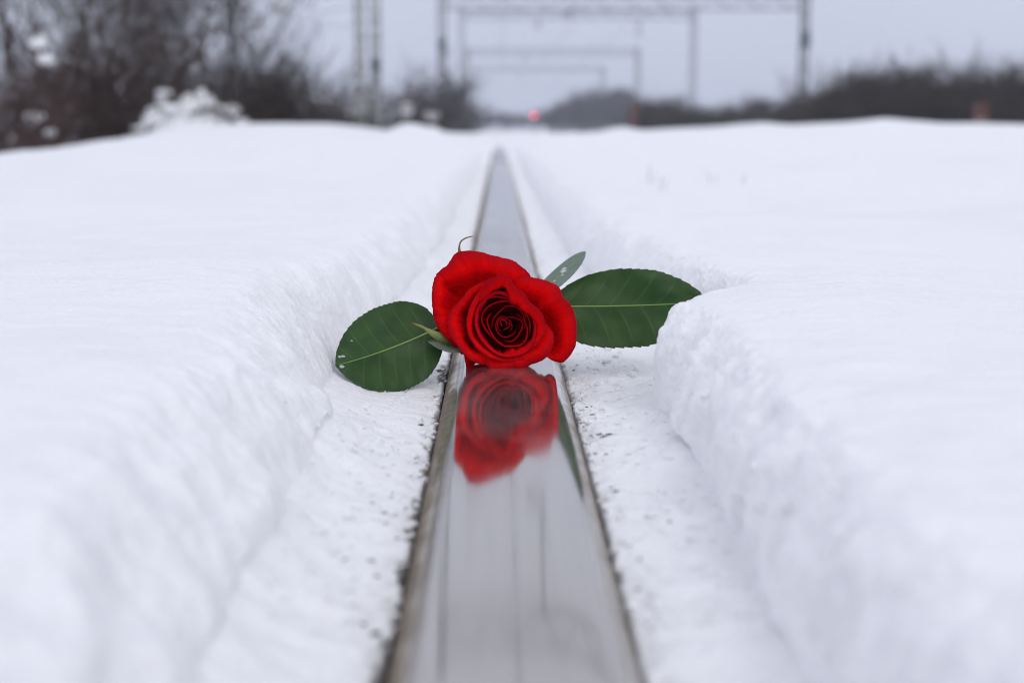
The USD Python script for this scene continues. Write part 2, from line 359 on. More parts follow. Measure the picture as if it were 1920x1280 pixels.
def snow_side(s):
    right = s > 0
    trench = 1 - smooth(5.2, 7.3, Y)                             # the rail goes under the snow here
    e = np.stack([Y * 1.0, Y * 0 + s, Y * 0], -1)
    gap = (0.0003 if right else 0.0014) + 0.006 * np.maximum(0, fbm(e * [110, 7, 1], 4, 21) - 0.42) * (1.0 if right else 2.0) + 0.003 * np.maximum(0, fbm(e * [24, 7, 1], 2, 4) - 0.5)
    xi = (RAIL_H + gap) * smooth(0.0, 0.5, trench)
    if right:
        foot = np.interp(Y, [0, .35, .44, .55, .65, .74, .785, .815, .84, .95, 1.1, 1.3, 1.6, 2.5, 7], [.086, .083, .080, .082, .085, .0845, .085, .097, .136, .134, .116, .098, .085, .080, .085])
        foot = foot + 0.012 * (fbm(e * [9, 3, 1], 3, 31) - 0.5)
        width = np.interp(Y, [0, .45, .7, .79, .84, .96, 1.05, 2, 7], [.036, .032, .029, .026, .03, .03, .045, .07, .08])
    else:
        foot = np.interp(Y, [0, .3, .45, .6, .8, .92, 1.1, 1.6, 3, 7], [.078, .082, .086, .084, .102, .108, .090, .078, .075, .08])
        foot = foot + 0.016 * (fbm(e * [7, 3, 1], 3, 33) - 0.5)
        width = np.interp(Y, [0, .5, .8, 1.1, 2, 7], [.062, .060, .062, .058, .065, .08])
    foot = RAIL_C * 0 + foot * trench + (1 - trench) * 0.06
    nf, nw, nb = 30, 56, 74
    tf = np.linspace(0, 1, nf)
    tw = np.linspace(0, 1, nw + 1)[1:]
    out = 0.0045 * (1.105 ** np.arange(1, nb + 1) - 1) / 0.105
    out = out * 1.0
    out[-14:] = out[-15] * 1.32 ** np.arange(1, 15)
    X = np.zeros((NR, nf + nw + nb)); Z = np.zeros_like(X)
    X[:, :nf] = xi[:, None] + (foot - xi)[:, None] * tf
    wallx = foot[:, None] + width[:, None] * (tw ** (1.9 if right else 1.25))
    X[:, nf:nf + nw] = wallx
    X[:, nf + nw:] = wallx[:, -1:] + out
    xs = RAIL_C + s * X
    YY = np.repeat(Y[:, None], X.shape[1], 1)
    L = land(xs, YY)
    zf = (-0.0085 if right else -0.0115) + 0 * Y
    if right:
        zf = zf - 0.004 * smooth(.775, .80, Y) * (1 - smooth(1.0, 1.1, Y))
    S = 1 - (1 - tw) ** (2.3 if right else 2.1)
    if not right:
        S = 0.68 * S + 0.32 * smooth(0, 1, tw)
    Zt = L.copy()
    slope = 0.004 * tf ** 2
    if not right:
        slope = slope + 0.010 * tf ** 2.5
    Zt[:, :nf] = zf[:, None] + slope
    Zt[:, nf:nf + nw] = (zf[:, None] + slope[-1]) * (1 - S) + L[:, nf:nf + nw] * S
    Zc = L * 1.0
    Z = Zt * trench[:, None] + Zc * (1 - trench[:, None])
    # lumps, crust and drip ridges
    p = np.stack([xs, YY, Z], -1)
    near = 1 / (1 + (YY / 3.0) ** 2)
    infl = np.zeros_like(X); infl[:, :nf] = 0.75 * smooth(0.0, 0.5, tf); infl[:, nf:nf + nw] = 1 - 0.75 * smooth(0.6, 1.0, tw); infl[:, nf + nw:] = 0.25 * np.exp(-out / 0.25) + 0.1
    wall = np.zeros_like(X); wall[:, :nf] = 0.15 * smooth(.6, 1, tf); wall[:, nf:nf + nw] = np.clip(np.sin(np.pi * np.clip(tw * 1.15 + 0.05, 0, 1)), 0, 1)
    big = (fbm(p * [26, 20, 22], 3, 41) - 0.5) * (0.018 if right else 0.019) * infl
    mid = (fbm(p * 85, 3, 43) - 0.5) * 0.0085 * np.minimum(infl * 1.3, 1)
    drip = (fbm(p * [150, 150, 17], 3, 47) - 0.5) * (0.0105 if right else 0.004) * wall
    drip = drip + (fbm(p * [70, 62, 9], 2, 57) - 0.5) * (0.016 if right else 0.012) * wall * smooth(1.3, .4, YY)
    fine = (fbm(p * 330, 2, 49) - 0.5) * 0.0016 * np.minimum(1, infl * 1.5 + .2) * near
    # wind-laid streaks on the left slope, running down towards the rail
    q = np.stack([xs * 30 + YY * 55, YY * 20 - xs * 8, Z * 10], -1)
    streak = (fbm(q, 3, 53) - 0.5) * 0.006 * infl * (0.3 if right else 1.0)
    calm = 1 - 0.8 * np.exp(-((xs + .07) / .05) ** 2 - ((YY - .85) / .07) ** 2)
    Z = Z - 0.005 * np.exp(-((xs + .075) / .035) ** 2 - ((YY - .85) / .06) ** 2) * (not right)
    h = calm * (big + mid * (1.0 if right else 0.55) * (1 - 0.7 * smooth(.9, 1.2, YY)) + streak * (1 - 0.8 * smooth(.75, 1.0, YY))) * trench[:, None] * near ** 0.25 + fine
    lean = np.zeros_like(X); lean[:, nf:nf + nw] = np.cos(np.pi / 2 * tw) * (0.9 if right else 0.25)
    X2 = X - (h * lean + drip * 0.9 * trench[:, None])
    Z2 = Z + h * np.sqrt(1 - lean ** 2)
    # ragged crust at the rail's edge
    edge = np.zeros_like(X); edge[:, :nf] = (1 - smooth(0, 0.22, tf))
    rag = (fbm(np.stack([YY * 150, X * 150, YY * 0 + s], -1), 3, 61) - 0.5)
    Z2 = Z2 + edge * (rag * 0.009 - 0.002) * trench[:, None]
    X2[:, :nf] = np.maximum(X2[:, :nf], xi[:, None])
    # a skirt that closes the crust down to the ballast
    sk = np.stack([X2[:, 0], X2[:, 0]], 1), np.stack([Z2[:, 0] - 0.02, Z2[:, 0] - 0.006], 1)
    X2 = np.hstack([sk[0] + np.array([0.004, 0.0008]), X2]); Z2 = np.hstack([sk[1], Z2])
    YY = np.hstack([YY[:, :2], YY])
    v = np.stack([RAIL_C + s * X2, YY, Z2], -1)
    return v.reshape(-1, 3), grid_faces(NR, X2.shape[1], flip=right)


vR, fR = snow_side(1)
vL, fL = snow_side(-1)
snow = obj('snow_ground', join([(vR, fR[:, ::-1]), (vL, fL[:, ::-1])]), SNOW, sm=True)
tag(snow, 'deep white snow with a dug-out trench along the rail', kind='structure')
bed = obj('track_bed', (np.array([[-.12, -3, -.034], [.13, -3, -.034], [.13, 7, -.034], [-.12, 7, -.034]]), np.array([[0, 1, 2, 3]])), BED)
tag(bed, 'dark ballast glimpsed in the gap beside the rail', kind='structure')

# ------------------------------------------------------------------ the rail
def rail_profile():
    pts = []
    x, z, a = 0.0, 0.0, 0.0
    for R, arc in ((0.42, 0.016), (0.15, 0.0085), (0.0125, 0.0175)):
        n = 10
        for k in range(n):
            da = arc / R / n
            x += R * (math.sin(a + da) - math.sin(a)); z -= R * (math.cos(a) - math.cos(a + da))
            a += da
            pts.append((x, z))
    sx = RAIL_H / pts[-1][0]
    half = [(x * sx, z) for x, z in pts]
    lower = [(RAIL_H + .0008, -0.035), (RAIL_H - .001, -0.041), (0.012, -0.049), (0.0085, -0.06), (0.0085, -0.14), (0.02, -0.152), (0.072, -0.162), (0.075, -0.172)]
    half += lower
    return [(-x, z) for x, z in half[::-1]] + [(0, 0)] + half


prof = np.array(rail_profile())
ry = np.concatenate([[-3], np.arange(-0.2, 9.0, 0.05)])
PX, PY = np.meshgrid(prof[:, 0], ry)
PZ = np.repeat(prof[None, :, 1], len(ry), 0)
rv = np.stack([RAIL_C + PX, PY, PZ], -1).reshape(-1, 3)
nP = len(prof)
rf = grid_faces(len(ry), nP)
rf = np.vstack([rf, [[(k + 1) * nP - 1, k * nP, (k + 1) * nP, (k + 2) * nP - 1] for k in range(len(ry) - 1)]])
rail = obj('rail', (rv, rf), RAIL, sm=35)
tag(rail, 'long polished steel rail with rust-brown edges lying in the snow trench', 'rail')

# ------------------------------------------------------------------ grit along the rail
rng = np.random.default_rng(11)
from scipy.spatial import cKDTree
allv = np.vstack([vR, vL])
sel = allv[(allv[:, 1] > 0.25) & (allv[:, 1] < 2.2) & (np.abs(allv[:, 0]) < 0.17)]
tree2 = cKDTree(sel[:, :2])
ico = trimesh.creation.icosphere(1)
crumbs = []
for k in range(210):
    s = 1 if rng.random() < 0.5 else -1
    yy = rng.uniform(0.4, 1.7)
    if s > 0 and rng.random() < 0.5:
        yy = rng.choice([0.785, 0.75, 0.70, 0.655, 0.60, 0.56]) + rng.normal(0, 0.006)
    off = 0.0375 + abs(rng.exponential(0.0035)) + (abs(rng.exponential(.012)) if rng.random() < .18 else 0)
    xx = RAIL_C + s * off
    zz = sel[tree2.query([xx, yy])[1], 2]
    r = rng.uniform(0.0002, 0.00075) * (1.5 if rng.random() < .06 else 1)
    m = (ico.vertices * (1 + rng.normal(0, .22, (len(ico.vertices), 1))) * [rng.uniform(.9, 3.2), 1, .6] * r + [xx, yy, zz + r * .2], ico.faces)
    crumbs.append(m)
tag(obj('dirt_grit', join(crumbs), GRIT), 'dark specks of grit scattered on the snow beside the rail', 'grit', kind='stuff')

# crumbs of snow fallen onto the trench floor
lumps = []
for k in range(1700):
    s = 1 if rng.random() < 0.5 else -1
    yy = 0.42 + 1.1 * rng.random() ** 1.4
    u = rng.random()
    off = 0.040 + 0.05 * (1 - u * u * .6) * rng.random() ** .6 if rng.random() < .6 else 0.0385 + abs(rng.exponential(.004))
    xx = RAIL_C + s * off
    zz = sel[tree2.query([xx, yy])[1], 2]
    r = 0.0005 + rng.exponential(0.00045)
    r = min(r, .0026)
    lumps.append((ico.vertices * (1 + rng.normal(0, .16, (len(ico.vertices), 1))) * [1.2, 1.1, .8] * r + [xx, yy, zz + r * .1], ico.faces))
tag(obj('snow_crumbs', join(lumps), SNOW), 'loose crumbs of snow on the trench floor', 'snow', kind='stuff')

# ------------------------------------------------------------------ the rose
MM = 0.858 / F * 1000                                           # millimetres per pixel at the rose
Y0 = 0.8585
CX, CY = 948.0, 607.0


def c2(pts):
    """points read in an enlargement of the bloom"""
    p = np.asarray(pts, float)
    return np.stack([780 + p[:, 0] / 4.924, 450 + p[:, 1] / 4.924], 1)


def spline(pts, n):
    p = np.asarray(pts, float)
    t = np.concatenate([[0], np.cumsum(np.sqrt(np.linalg.norm(np.diff(p, axis=0), axis=1)) + 1e-6)])
    t /= t[-1]
    return PchipInterpolator(t, p, axis=0)(np.linspace(0, 1, n)) * 0.5 + CubicSpline(t, p)(np.linspace(0, 1, n)) * 0.5


def shell(v, nr, nc, thick):
    """A thin closed sheet from a grid of points."""
    g = v.reshape(nr, nc, 3)
    n = np.cross(np.gradient(g, axis=1), np.gradient(g, axis=0))
    n /= np.maximum(np.linalg.norm(n, axis=-1, keepdims=True), 1e-12)
    a, b = (g + n * thick / 2).reshape(-1, 3), (g - n * thick / 2).reshape(-1, 3)
    f = grid_faces(nr, nc)
    N = nr * nc
    loop = np.concatenate([np.arange(nc), np.arange(1, nr) * nc + nc - 1, np.arange(nc - 2, -1, -1) + (nr - 1) * nc, np.arange(nr - 2, 0, -1) * nc])
    nx = np.roll(loop, -1)
    side = np.stack([nx, loop, loop + N, nx + N], 1)
    return np.vstack([a, b]), np.vstack([f, f[:, ::-1] + N, side])


def petal(rim, h, psi, rc, alpha, k1=0.75, k2=0.45, dip=6.0, hb=-36.0, seed=0, nt=84, wav=0.5, ctr=None, pw=4, mat_=None, rose=None, rb=2.0):
    """One petal: rim in pixels, h its height towards the viewer (mm), psi the angle it leaves at, rc and alpha its rolled lip."""
    R = spline(c2(rim), nt)
    t = np.linspace(0, 1, nt)
    cx, cy = ctr or (CX, CY)
    a, b = (R[:, 0] - cx) * MM, -(R[:, 1] - cy) * MM
    rr = np.hypot(a, b)
    ua, ub = a / rr, b / rr
    rr = rr * (1 + (fbm(np.stack([t * 46, t * 0 + seed, t * 0], -1), 3, seed + 3) - .5) * .022 * np.minimum(1, rr / 18))
    hh = np.interp(t, np.linspace(0, 1, len(np.atleast_1d(h))), np.atleast_1d(h)) - dip * np.abs(2 * t - 1) ** pw
    tt = np.stack([t * 7, t * 0 + seed, t * 0], -1)
    hh = hh + (fbm(tt * 1.3, 3, seed) - 0.5) * 3.0 * wav
    ps = np.radians(np.interp(t, np.linspace(0, 1, len(np.atleast_1d(psi))), np.atleast_1d(psi)) + (fbm(tt, 2, seed + 5) - .5) * 30 * wav)
    al = np.radians(np.interp(t, np.linspace(0, 1, len(np.atleast_1d(alpha))), np.atleast_1d(alpha)) * (1 + (fbm(tt, 2, seed + 7) - .5) * wav))
    rcs = np.interp(t, np.linspace(0, 1, len(np.atleast_1d(rc))), np.atleast_1d(rc)) * (1 + (fbm(tt * 1.6, 2, seed + 9) - .5) * 0.8 * wav)
    rise = rcs * (np.cos(ps) - np.cos(np.minimum(ps + al, np.pi)))
    rho = np.maximum(rr - rise, 0.35 * rr)
    L = np.hypot(rho, hh - hb)
    B0 = np.stack([np.full(nt, rb) * np.minimum(1, rr / 8), np.full(nt, hb)], 1)
    B1 = B0 + np.stack([k1 * rho, 0.10 * (hh - hb)], 1)
    B3 = np.stack([rho, hh], 1)
    B2 = B3 - (k2 * L)[:, None] * np.stack([np.sin(ps), np.cos(ps)], 1)
    v = np.linspace(0, 1, 22)[:, None, None]
    sec = (1 - v) ** 3 * B0 + 3 * v * (1 - v) ** 2 * B1 + 3 * v ** 2 * (1 - v) * B2 + v ** 3 * B3
    k = np.linspace(0, 1, 10)[1:, None]
    th = ps + al * k
    roll = np.stack([rho + rcs * (np.cos(ps) - np.cos(th)), hh + rcs * (np.sin(th) - np.sin(ps))], -1)
    sec = np.concatenate([sec, roll], 0)
    nr = len(sec)
    q = sec[..., 0]
    A, Bq, Hq = q * ua, q * ub, sec[..., 1]
    # soft folds in the blade
    vv = np.linspace(0, 1, nr)[:, None]
    pt = np.stack([A / 9 + seed * 3.1, Bq / 9, Hq / 14], -1)
    w = (fbm(pt, 3, seed + 20) - 0.5) * 2.2 * wav * smooth(0.3, 0.9, vv)
    A, Bq, Hq = A + w * ua * 0.5, Bq + w * ub * 0.5, Hq + w
    pts = P(cx + A / MM, cy - Bq / MM, Y0 - Hq / 1000)
    mesh = shell(pts.reshape(-1, 3), nr, nt, 0.00032)
    rimv = np.repeat(vv, nt, 1).ravel()
    al_ = np.repeat(t[None], nr, 0).ravel()
    return obj('petal', mesh, mat_ or PETAL_OUT, rose, sm=True, vals={'rim': np.tile(rimv, 2), 'along': np.tile(al_, 2)})


rose = thing('red_rose', 'single dark red rose with green leaves lying across the polished rail', 'rose')
O, I_, C_ = dict(mat_=PETAL_OUT, rose=rose), dict(mat_=PETAL_IN, rose=rose), dict(mat_=PETAL_CORE, rose=rose)
# outer, reflexed petals
petal([(420, 1060), (330, 960), (255, 880), (195, 800), (160, 680), (148, 560), (153, 420), (185, 328), (225, 290), (300, 260)], [-9, -7, -6, -8], [35, 28, 30], [4, 5, 5, 4], [90, 95, 90], k1=1.0, k2=.35, seed=1, dip=4, **O)
petal([(185, 420), (196, 305), (290, 225), (340, 150), (390, 108), (500, 97), (640, 122), (780, 160), (900, 190), (960, 240), (1028, 292), (1060, 380)], [-8, -5, -3, -4, -8], [40, 24, 20, 24, 30], [4, 8, 9.5, 8, 3], [70, 105, 110, 80], k1=1.0, k2=.35, seed=2, dip=4, **O)
petal([(820, 420), (880, 345), (1000, 332), (1150, 362), (1280, 405), (1332, 450), (1352, 520), (1420, 580), (1465, 680), (1482, 800), (1480, 920), (1440, 1040), (1385, 1108), (1330, 1130), (1250, 1105), (1190, 1050), (1120, 960)],
      [-6, -4, -4, -5, -7, -10], [35, 26, 24, 26, 34, 40], [4, 8, 8.5, 6.5, 5, 3.5], [85, 100, 100, 95, 80], k1=1.0, k2=.35, seed=3, dip=5, **O)
petal([(430, 1000), (446, 1080), (462, 1150), (475, 1192), (500, 1197), (520, 1150), (600, 1100)], -12, 60, 1.5, 60, seed=14, dip=2, **O)
petal([(420, 1040), (520, 1120), (640, 1160), (760, 1180), (900, 1178), (1050, 1130), (1150, 1050)], -12, 50, 2.5, 60, seed=15, dip=2, **O)
# second whorl
petal([(820, 380), (760, 335), (690, 352), (600, 395), (480, 465), (420, 540), (365, 605), (310, 680), (295, 770), (315, 870), (360, 940), (420, 1020), (480, 1090), (560, 1135), (640, 1150), (760, 1120)],
      [-4, -2, -1, -1, -2], 16, [2, 3, 4.5, 5, 5], [80, 95, 105], k1=.95, k2=.4, seed=4, dip=4, **O)
petal([(470, 860), (535, 980), (590, 1070), (640, 1150), (700, 1190), (790, 1210), (870, 1206), (920, 1188), (990, 1190), (1060, 1150), (1150, 1115), (1215, 1070), (1262, 980), (1275, 890), (1240, 815), (1160, 740)],
      [-5, -3.5, -2.5, -3.5, -6], 18, [3, 5.5, 6.5, 6, 4], [90, 105, 100], k1=.95, k2=.45, seed=5, dip=4, **O)
# third whorl: the pointed cup
petal([(900, 400), (850, 338), (800, 312), (740, 335), (640, 405), (560, 500), (500, 610), (468, 740), (478, 850), (530, 955), (600, 1035), (700, 1090), (800, 1116), (900, 1116), (1000, 1095)],
      [-3, -2, 1.5, 3, 2.5], 8, [4, 3.4, 2.6, 2.4, 2.2], [90, 85, 80], k1=.9, k2=.5, seed=6, dip=3, wav=.35, **O)
petal([(560, 560), (630, 450), (715, 352), (800, 303), (860, 343), (920, 435), (1010, 500), (1042, 560), (1105, 615), (1170, 690), (1200, 790), (1190, 870), (1130, 955), (1050, 1025), (940, 1070)],
      [0, 3, 3.5, 3, 2.5, 0], 6, [3, 8, 10, 6.5, 5.2, 4.2, 3], [75, 78, 85, 85], k1=.9, k2=.5, seed=7, dip=3, wav=.3, **O)
petal([(620, 560), (560, 630), (538, 740), (560, 850), (620, 950), (690, 1022), (760, 1065), (850, 1081), (950, 1064), (1040, 1016), (1095, 930), (1116, 830), (1100, 720), (1040, 640)],
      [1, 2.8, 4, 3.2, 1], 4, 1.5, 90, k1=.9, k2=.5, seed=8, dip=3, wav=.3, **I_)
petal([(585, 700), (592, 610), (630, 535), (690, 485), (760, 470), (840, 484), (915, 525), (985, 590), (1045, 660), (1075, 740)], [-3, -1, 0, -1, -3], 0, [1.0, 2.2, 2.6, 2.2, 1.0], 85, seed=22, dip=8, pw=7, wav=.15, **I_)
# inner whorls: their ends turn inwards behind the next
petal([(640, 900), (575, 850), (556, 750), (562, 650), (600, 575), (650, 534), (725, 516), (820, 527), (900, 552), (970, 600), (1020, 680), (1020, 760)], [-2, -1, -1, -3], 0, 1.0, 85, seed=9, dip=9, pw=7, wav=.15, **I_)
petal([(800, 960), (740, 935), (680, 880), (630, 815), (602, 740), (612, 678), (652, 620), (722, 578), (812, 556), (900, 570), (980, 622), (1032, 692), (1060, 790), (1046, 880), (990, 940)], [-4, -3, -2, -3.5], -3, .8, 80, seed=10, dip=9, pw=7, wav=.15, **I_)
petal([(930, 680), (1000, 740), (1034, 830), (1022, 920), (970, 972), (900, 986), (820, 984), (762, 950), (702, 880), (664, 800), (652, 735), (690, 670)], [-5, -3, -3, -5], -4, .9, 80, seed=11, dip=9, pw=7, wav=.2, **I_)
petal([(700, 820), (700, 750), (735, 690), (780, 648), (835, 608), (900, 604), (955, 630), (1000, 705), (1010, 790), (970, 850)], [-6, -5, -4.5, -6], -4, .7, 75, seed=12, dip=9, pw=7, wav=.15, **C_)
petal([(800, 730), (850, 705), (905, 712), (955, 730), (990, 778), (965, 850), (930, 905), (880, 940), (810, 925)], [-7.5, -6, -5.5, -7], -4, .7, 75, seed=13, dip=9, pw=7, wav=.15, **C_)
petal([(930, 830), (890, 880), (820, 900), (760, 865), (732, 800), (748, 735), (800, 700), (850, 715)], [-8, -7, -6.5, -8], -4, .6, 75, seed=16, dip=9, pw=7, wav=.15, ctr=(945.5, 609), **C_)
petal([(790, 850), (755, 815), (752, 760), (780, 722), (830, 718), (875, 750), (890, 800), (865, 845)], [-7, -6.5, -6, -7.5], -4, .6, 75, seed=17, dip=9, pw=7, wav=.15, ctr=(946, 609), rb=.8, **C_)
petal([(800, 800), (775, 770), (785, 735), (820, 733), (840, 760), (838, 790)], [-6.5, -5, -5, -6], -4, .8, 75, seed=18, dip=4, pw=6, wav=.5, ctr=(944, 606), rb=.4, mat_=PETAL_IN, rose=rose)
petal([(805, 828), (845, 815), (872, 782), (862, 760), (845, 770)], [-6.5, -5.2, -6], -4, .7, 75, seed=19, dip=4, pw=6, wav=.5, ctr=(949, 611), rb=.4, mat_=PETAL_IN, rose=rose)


def tube(pts, r, sides=8):
    p = np.asarray(pts, float)
    t = np.gradient(p, axis=0); t /= np.linalg.norm(t, axis=1, keepdims=True)
    ref = np.array([0.13, 0.2, 0.97])
    u = np.cross(t, ref); u /= np.linalg.norm(u, axis=1, keepdims=True)
    w = np.cross(t, u)
    an = np.arange(sides) / sides * 2 * np.pi
    r = np.broadcast_to(np.asarray(r, float), len(p))
    v = p[:, None] + r[:, None, None] * (u[:, None] * np.cos(an)[:, None] + w[:, None] * np.sin(an)[:, None])
    n = len(p)
    f = []
    for i in range(n - 1):
        for j in range(sides):
            k = (j + 1) % sides
            f.append([i * sides + j, i * sides + k, (i + 1) * sides + k, (i + 1) * sides + j])
    v = np.vstack([v.reshape(-1, 3), p[:1], p[-1:]])
    tri = [[n * sides, (j + 1) % sides, j] for j in range(sides)] + [[n * sides + 1, (n - 1) * sides + j, (n - 1) * sides + (j + 1) % sides] for j in range(sides)]
    f = np.array(f)
    f = np.vstack([f[:, [0, 1, 2]], f[:, [0, 2, 3]], tri])
    return v, f


def curve3(ctrl, n):
    """ctrl: (px, py, mm behind the rose front)"""
    c = np.asarray(ctrl, float)
    s = spline(c, n)
    return P(s[:, 0], s[:, 1], Y0 + s[:, 2] / 1000)


hip = curve3([(CX, CY, 28), (CX, CY, 36), (CX, CY, 44), (CX - 1, CY + 2, 50), (CX - 2, CY + 6, 56)], 14)
obj('hip', tube(hip, np.interp(np.linspace(0, 1, 14), [0, .25, .5, .75, 1], [.004, .009, .0085, .0055, .0026]), 14), STEM, rose, sm=True)
obj('stem', tube(curve3([(CX - 2, CY + 6, 55), (948, 620, 80), (955, 632, 120), (962, 632, 170), (966, 612, 230), (966, 588, 300)], 40), 0.0026, 10), STEM, rose, sm=True)


def leaf(base, tip, wup, wdn, prof_up, prof_dn, bend, cup, teeth, material, seed, sag=0.0, droop=(0, 0, 0), ns=190, nw=15, label=None):
    """base, tip: (px, py, mm back). wup, wdn: half-width vectors in (px, px down, mm back). Teeth point towards the tip."""
    base, tip, wup, wdn = (np.asarray(a, float) for a in (base, tip, wup, wdn))
    s = np.linspace(0, 1, ns)
    mid = base + (tip - base) * s[:, None] + np.asarray(bend, float) * (4 * s * (1 - s))[:, None] + np.asarray(droop, float) * (s ** 3)[:, None]
    rng = np.random.default_rng(seed)
    wj = np.linspace(-1, 1, 2 * nw + 1)
    axis = tip - base
    ph = s * teeth + 0.25 * np.sin(s * 9 + seed)
    saw = ph % 1.0
    pts = np.zeros((ns, len(wj), 3))
    up, dn = PchipInterpolator(*zip(*prof_up))(s), PchipInterpolator(*zip(*prof_dn))(s)
    for j, w in enumerate(wj):
        vec, pr = (wup, up) if w > 0 else (wdn, dn)
        m = abs(w)
        tooth = (saw - 0.55) * np.where(w > 0, .026, .036) * smooth(0.82, 1.0, m) * smooth(0.05, 0.2, s) * (1 - smooth(0.97, 1, s))
        lat = pr * m + tooth
        fold = -cup * m * (1.6 - m) + sag * m ** 3
        lead = axis * (0.030 * m ** 1.5 * np.minimum(s * 3, 1) * (1 - s) + 0.010 * saw * smooth(.85, 1, m) * (1 - s))[:, None]
        pts[:, j] = mid + vec * lat[:, None] + lead
        pts[:, j, 2] += fold * np.sin(np.pi * np.clip(s, .02, .98)) ** .5
    S, Wm = np.meshgrid(s, wj, indexing='ij')
    nv = 7.0
    vph = (S - 0.16 * np.abs(Wm) ** 0.8 + 0.04 * Wm ** 2) * nv + np.where(Wm > 0, 0.35, 0)
    dist = np.abs(vph - np.round(vph)) / nv
    vein = np.exp(-(dist / 0.0042) ** 2) * (1 - smooth(.6, .98, np.abs(Wm))) * smooth(0.02, .1, S)
    pts[..., 2] += 0.35 * (np.sin(np.pi * (vph - np.round(vph))) ** 2 - .5) * np.minimum(1, np.abs(Wm) * 2) * smooth(0.02, .15, S) * 0.9
    n3 = np.stack([S * 5 + seed, Wm * 2, 0 * S], -1)
    pts[..., 2] += (fbm(n3 * .7, 2, seed) - .5) * 6.0
    world = P(pts[..., 0], pts[..., 1], Y0 + pts[..., 2] / 1000)
    m = shell(world.reshape(-1, 3), ns, len(wj), 0.0003)
    lf = obj('leaf', m, material, rose, sm=True, vals={'along': np.tile(S.ravel(), 2), 'across': np.tile(Wm.ravel(), 2), 'vein': np.tile(vein.ravel(), 2)})
    mr = world[:, nw]
    toward = CAM - mr; toward /= np.linalg.norm(toward, axis=1, keepdims=True)
    obj('midrib', tube((mr + toward * 0.00015)[2:-6:3], np.interp(np.linspace(0, 1, len(mr[2:-6:3])), [0, .15, 1], [.0009, .00062, .00015]), 6), MIDRIB, lf, sm=True)
    if label:
        lf.SetCustomDataByKey('label', label)
    return lf, world


OV = [(0, .0), (.04, .28), (.12, .60), (.25, .88), (.42, 1.0), (.60, .95), (.78, .70), (.90, .40), (.97, .14), (1, 0)]
OVL = [(0, .05), (.05, .45), (.14, .74), (.30, .96), (.48, 1.0), (.66, .92), (.82, .70), (.93, .40), (.98, .17), (1, 0)]
# broad leaf resting on the snow at the left
lf1, w1 = leaf((826, 612, 22), (629, 685, -14), (-22, -78, 18), (34, 76, -14), OVL, OVL, (0, 6, 3), -5.0, 19, LEAF, 3, label='broad serrated leaf left of the bloom, tip in the snow')
# long leaf behind the bloom at the right, its tip behind the snow bank
lf2, w2 = leaf((1022, 574, 26), (1330, 566, 32), (8, -70, 4), (-6, 79, -6), OV, [(0, 0), (.04, .30), (.12, .66), (.25, .92), (.42, 1.0), (.6, .99), (.76, .80), (.88, .48), (.96, .17), (1, 0)], (0, 3, 3), -2.0, 17, LEAF, 7, label='long serrated leaf right of the bloom, tip behind the snow bank')
# narrow foreshortened leaf rising behind, pale underside
lf3, w3 = leaf((1000, 560, 40), (1098, 472, 90), (-9, -12, 26), (11, 11, -20), OVL, OVL, (3, -1, 0), 1.0, 12, LEAF_UNDER, 9, label='narrow grey-green leaf standing up behind the bloom')
lf4, w4 = leaf((905, 640, 30), (803, 640, 8), (2, -14, 22), (0, 17, -18), OV, OV, (0, 4, 0), 1.0, 12, LEAF_UNDER, 12, label='pale underside of a small leaf under the bloom')
# petioles
for a in ([(826, 612, 22), (862, 600, 45), (CX, 615, 78)], [(1022, 574, 26), (1000, 592, 55), (950, 622, 88)], [(1000, 560, 40), (975, 600, 70), (952, 630, 110)], [(905, 640, 30), (925, 630, 60), (950, 622, 85)]):
    obj('petiole', tube(curve3(a, 16), 0.0012, 8), STEM, rose, sm=True)
# melting snow on the leaves
for w, (i, j), r in ((w3, (105, 15), .0016), (w3, (112, 18), .0012), (w3, (96, 12), .0008), (w3, (70, 13), .0007), (w1, (172, 20), .0009), (w1, (180, 12), .0011), (w1, (178, 22), .0008), (w1, (150, 24), .0005)):
    c = w[i, j]; t = CAM - c; t /= np.linalg.norm(t)
    m = trimesh.creation.icosphere(2, r)
    m.vertices = m.vertices * (1 + (noise(m.vertices / r * 2.5, 3) - .5) * .7)[:, None] * [1.4, .8, .9] + c + t * r * .35
    obj('ice_droplet', m, ICE, lf3 if w is w3 else lf1, sm=True)


def sepal(ctrl, width, back, seed):
    n = 40
    s = np.linspace(0, 1, n)
    mid = spline(np.asarray(ctrl, float), n)
    tdir = np.gradient(mid[:, :2], axis=0); tdir /= np.linalg.norm(tdir, axis=1, keepdims=True)
    nrm = np.stack([-tdir[:, 1], tdir[:, 0]], 1)
    prof = np.interp(s, [0, .25, .5, .68, .8, .92, 1], [1, .95, .55, .18, .17, .13, .02])
    wj = np.linspace(-1, 1, 7)
    pts = np.zeros((n, 7, 3))
    for j, w in enumerate(wj):
        pts[:, j, :2] = mid[:, :2] + nrm * (w * prof * width)[:, None]
        pts[:, j, 2] = mid[:, 2] + back * (1 - w * w) * prof
    world = P(pts[..., 0], pts[..., 1], Y0 + pts[..., 2] / 1000)
    m = shell(world.reshape(-1, 3), n, 7, 0.0004)
    obj('sepal', m, SEPAL, rose, sm=True, vals={'along': np.tile(np.repeat(s[:, None], 7, 1).ravel(), 2)})


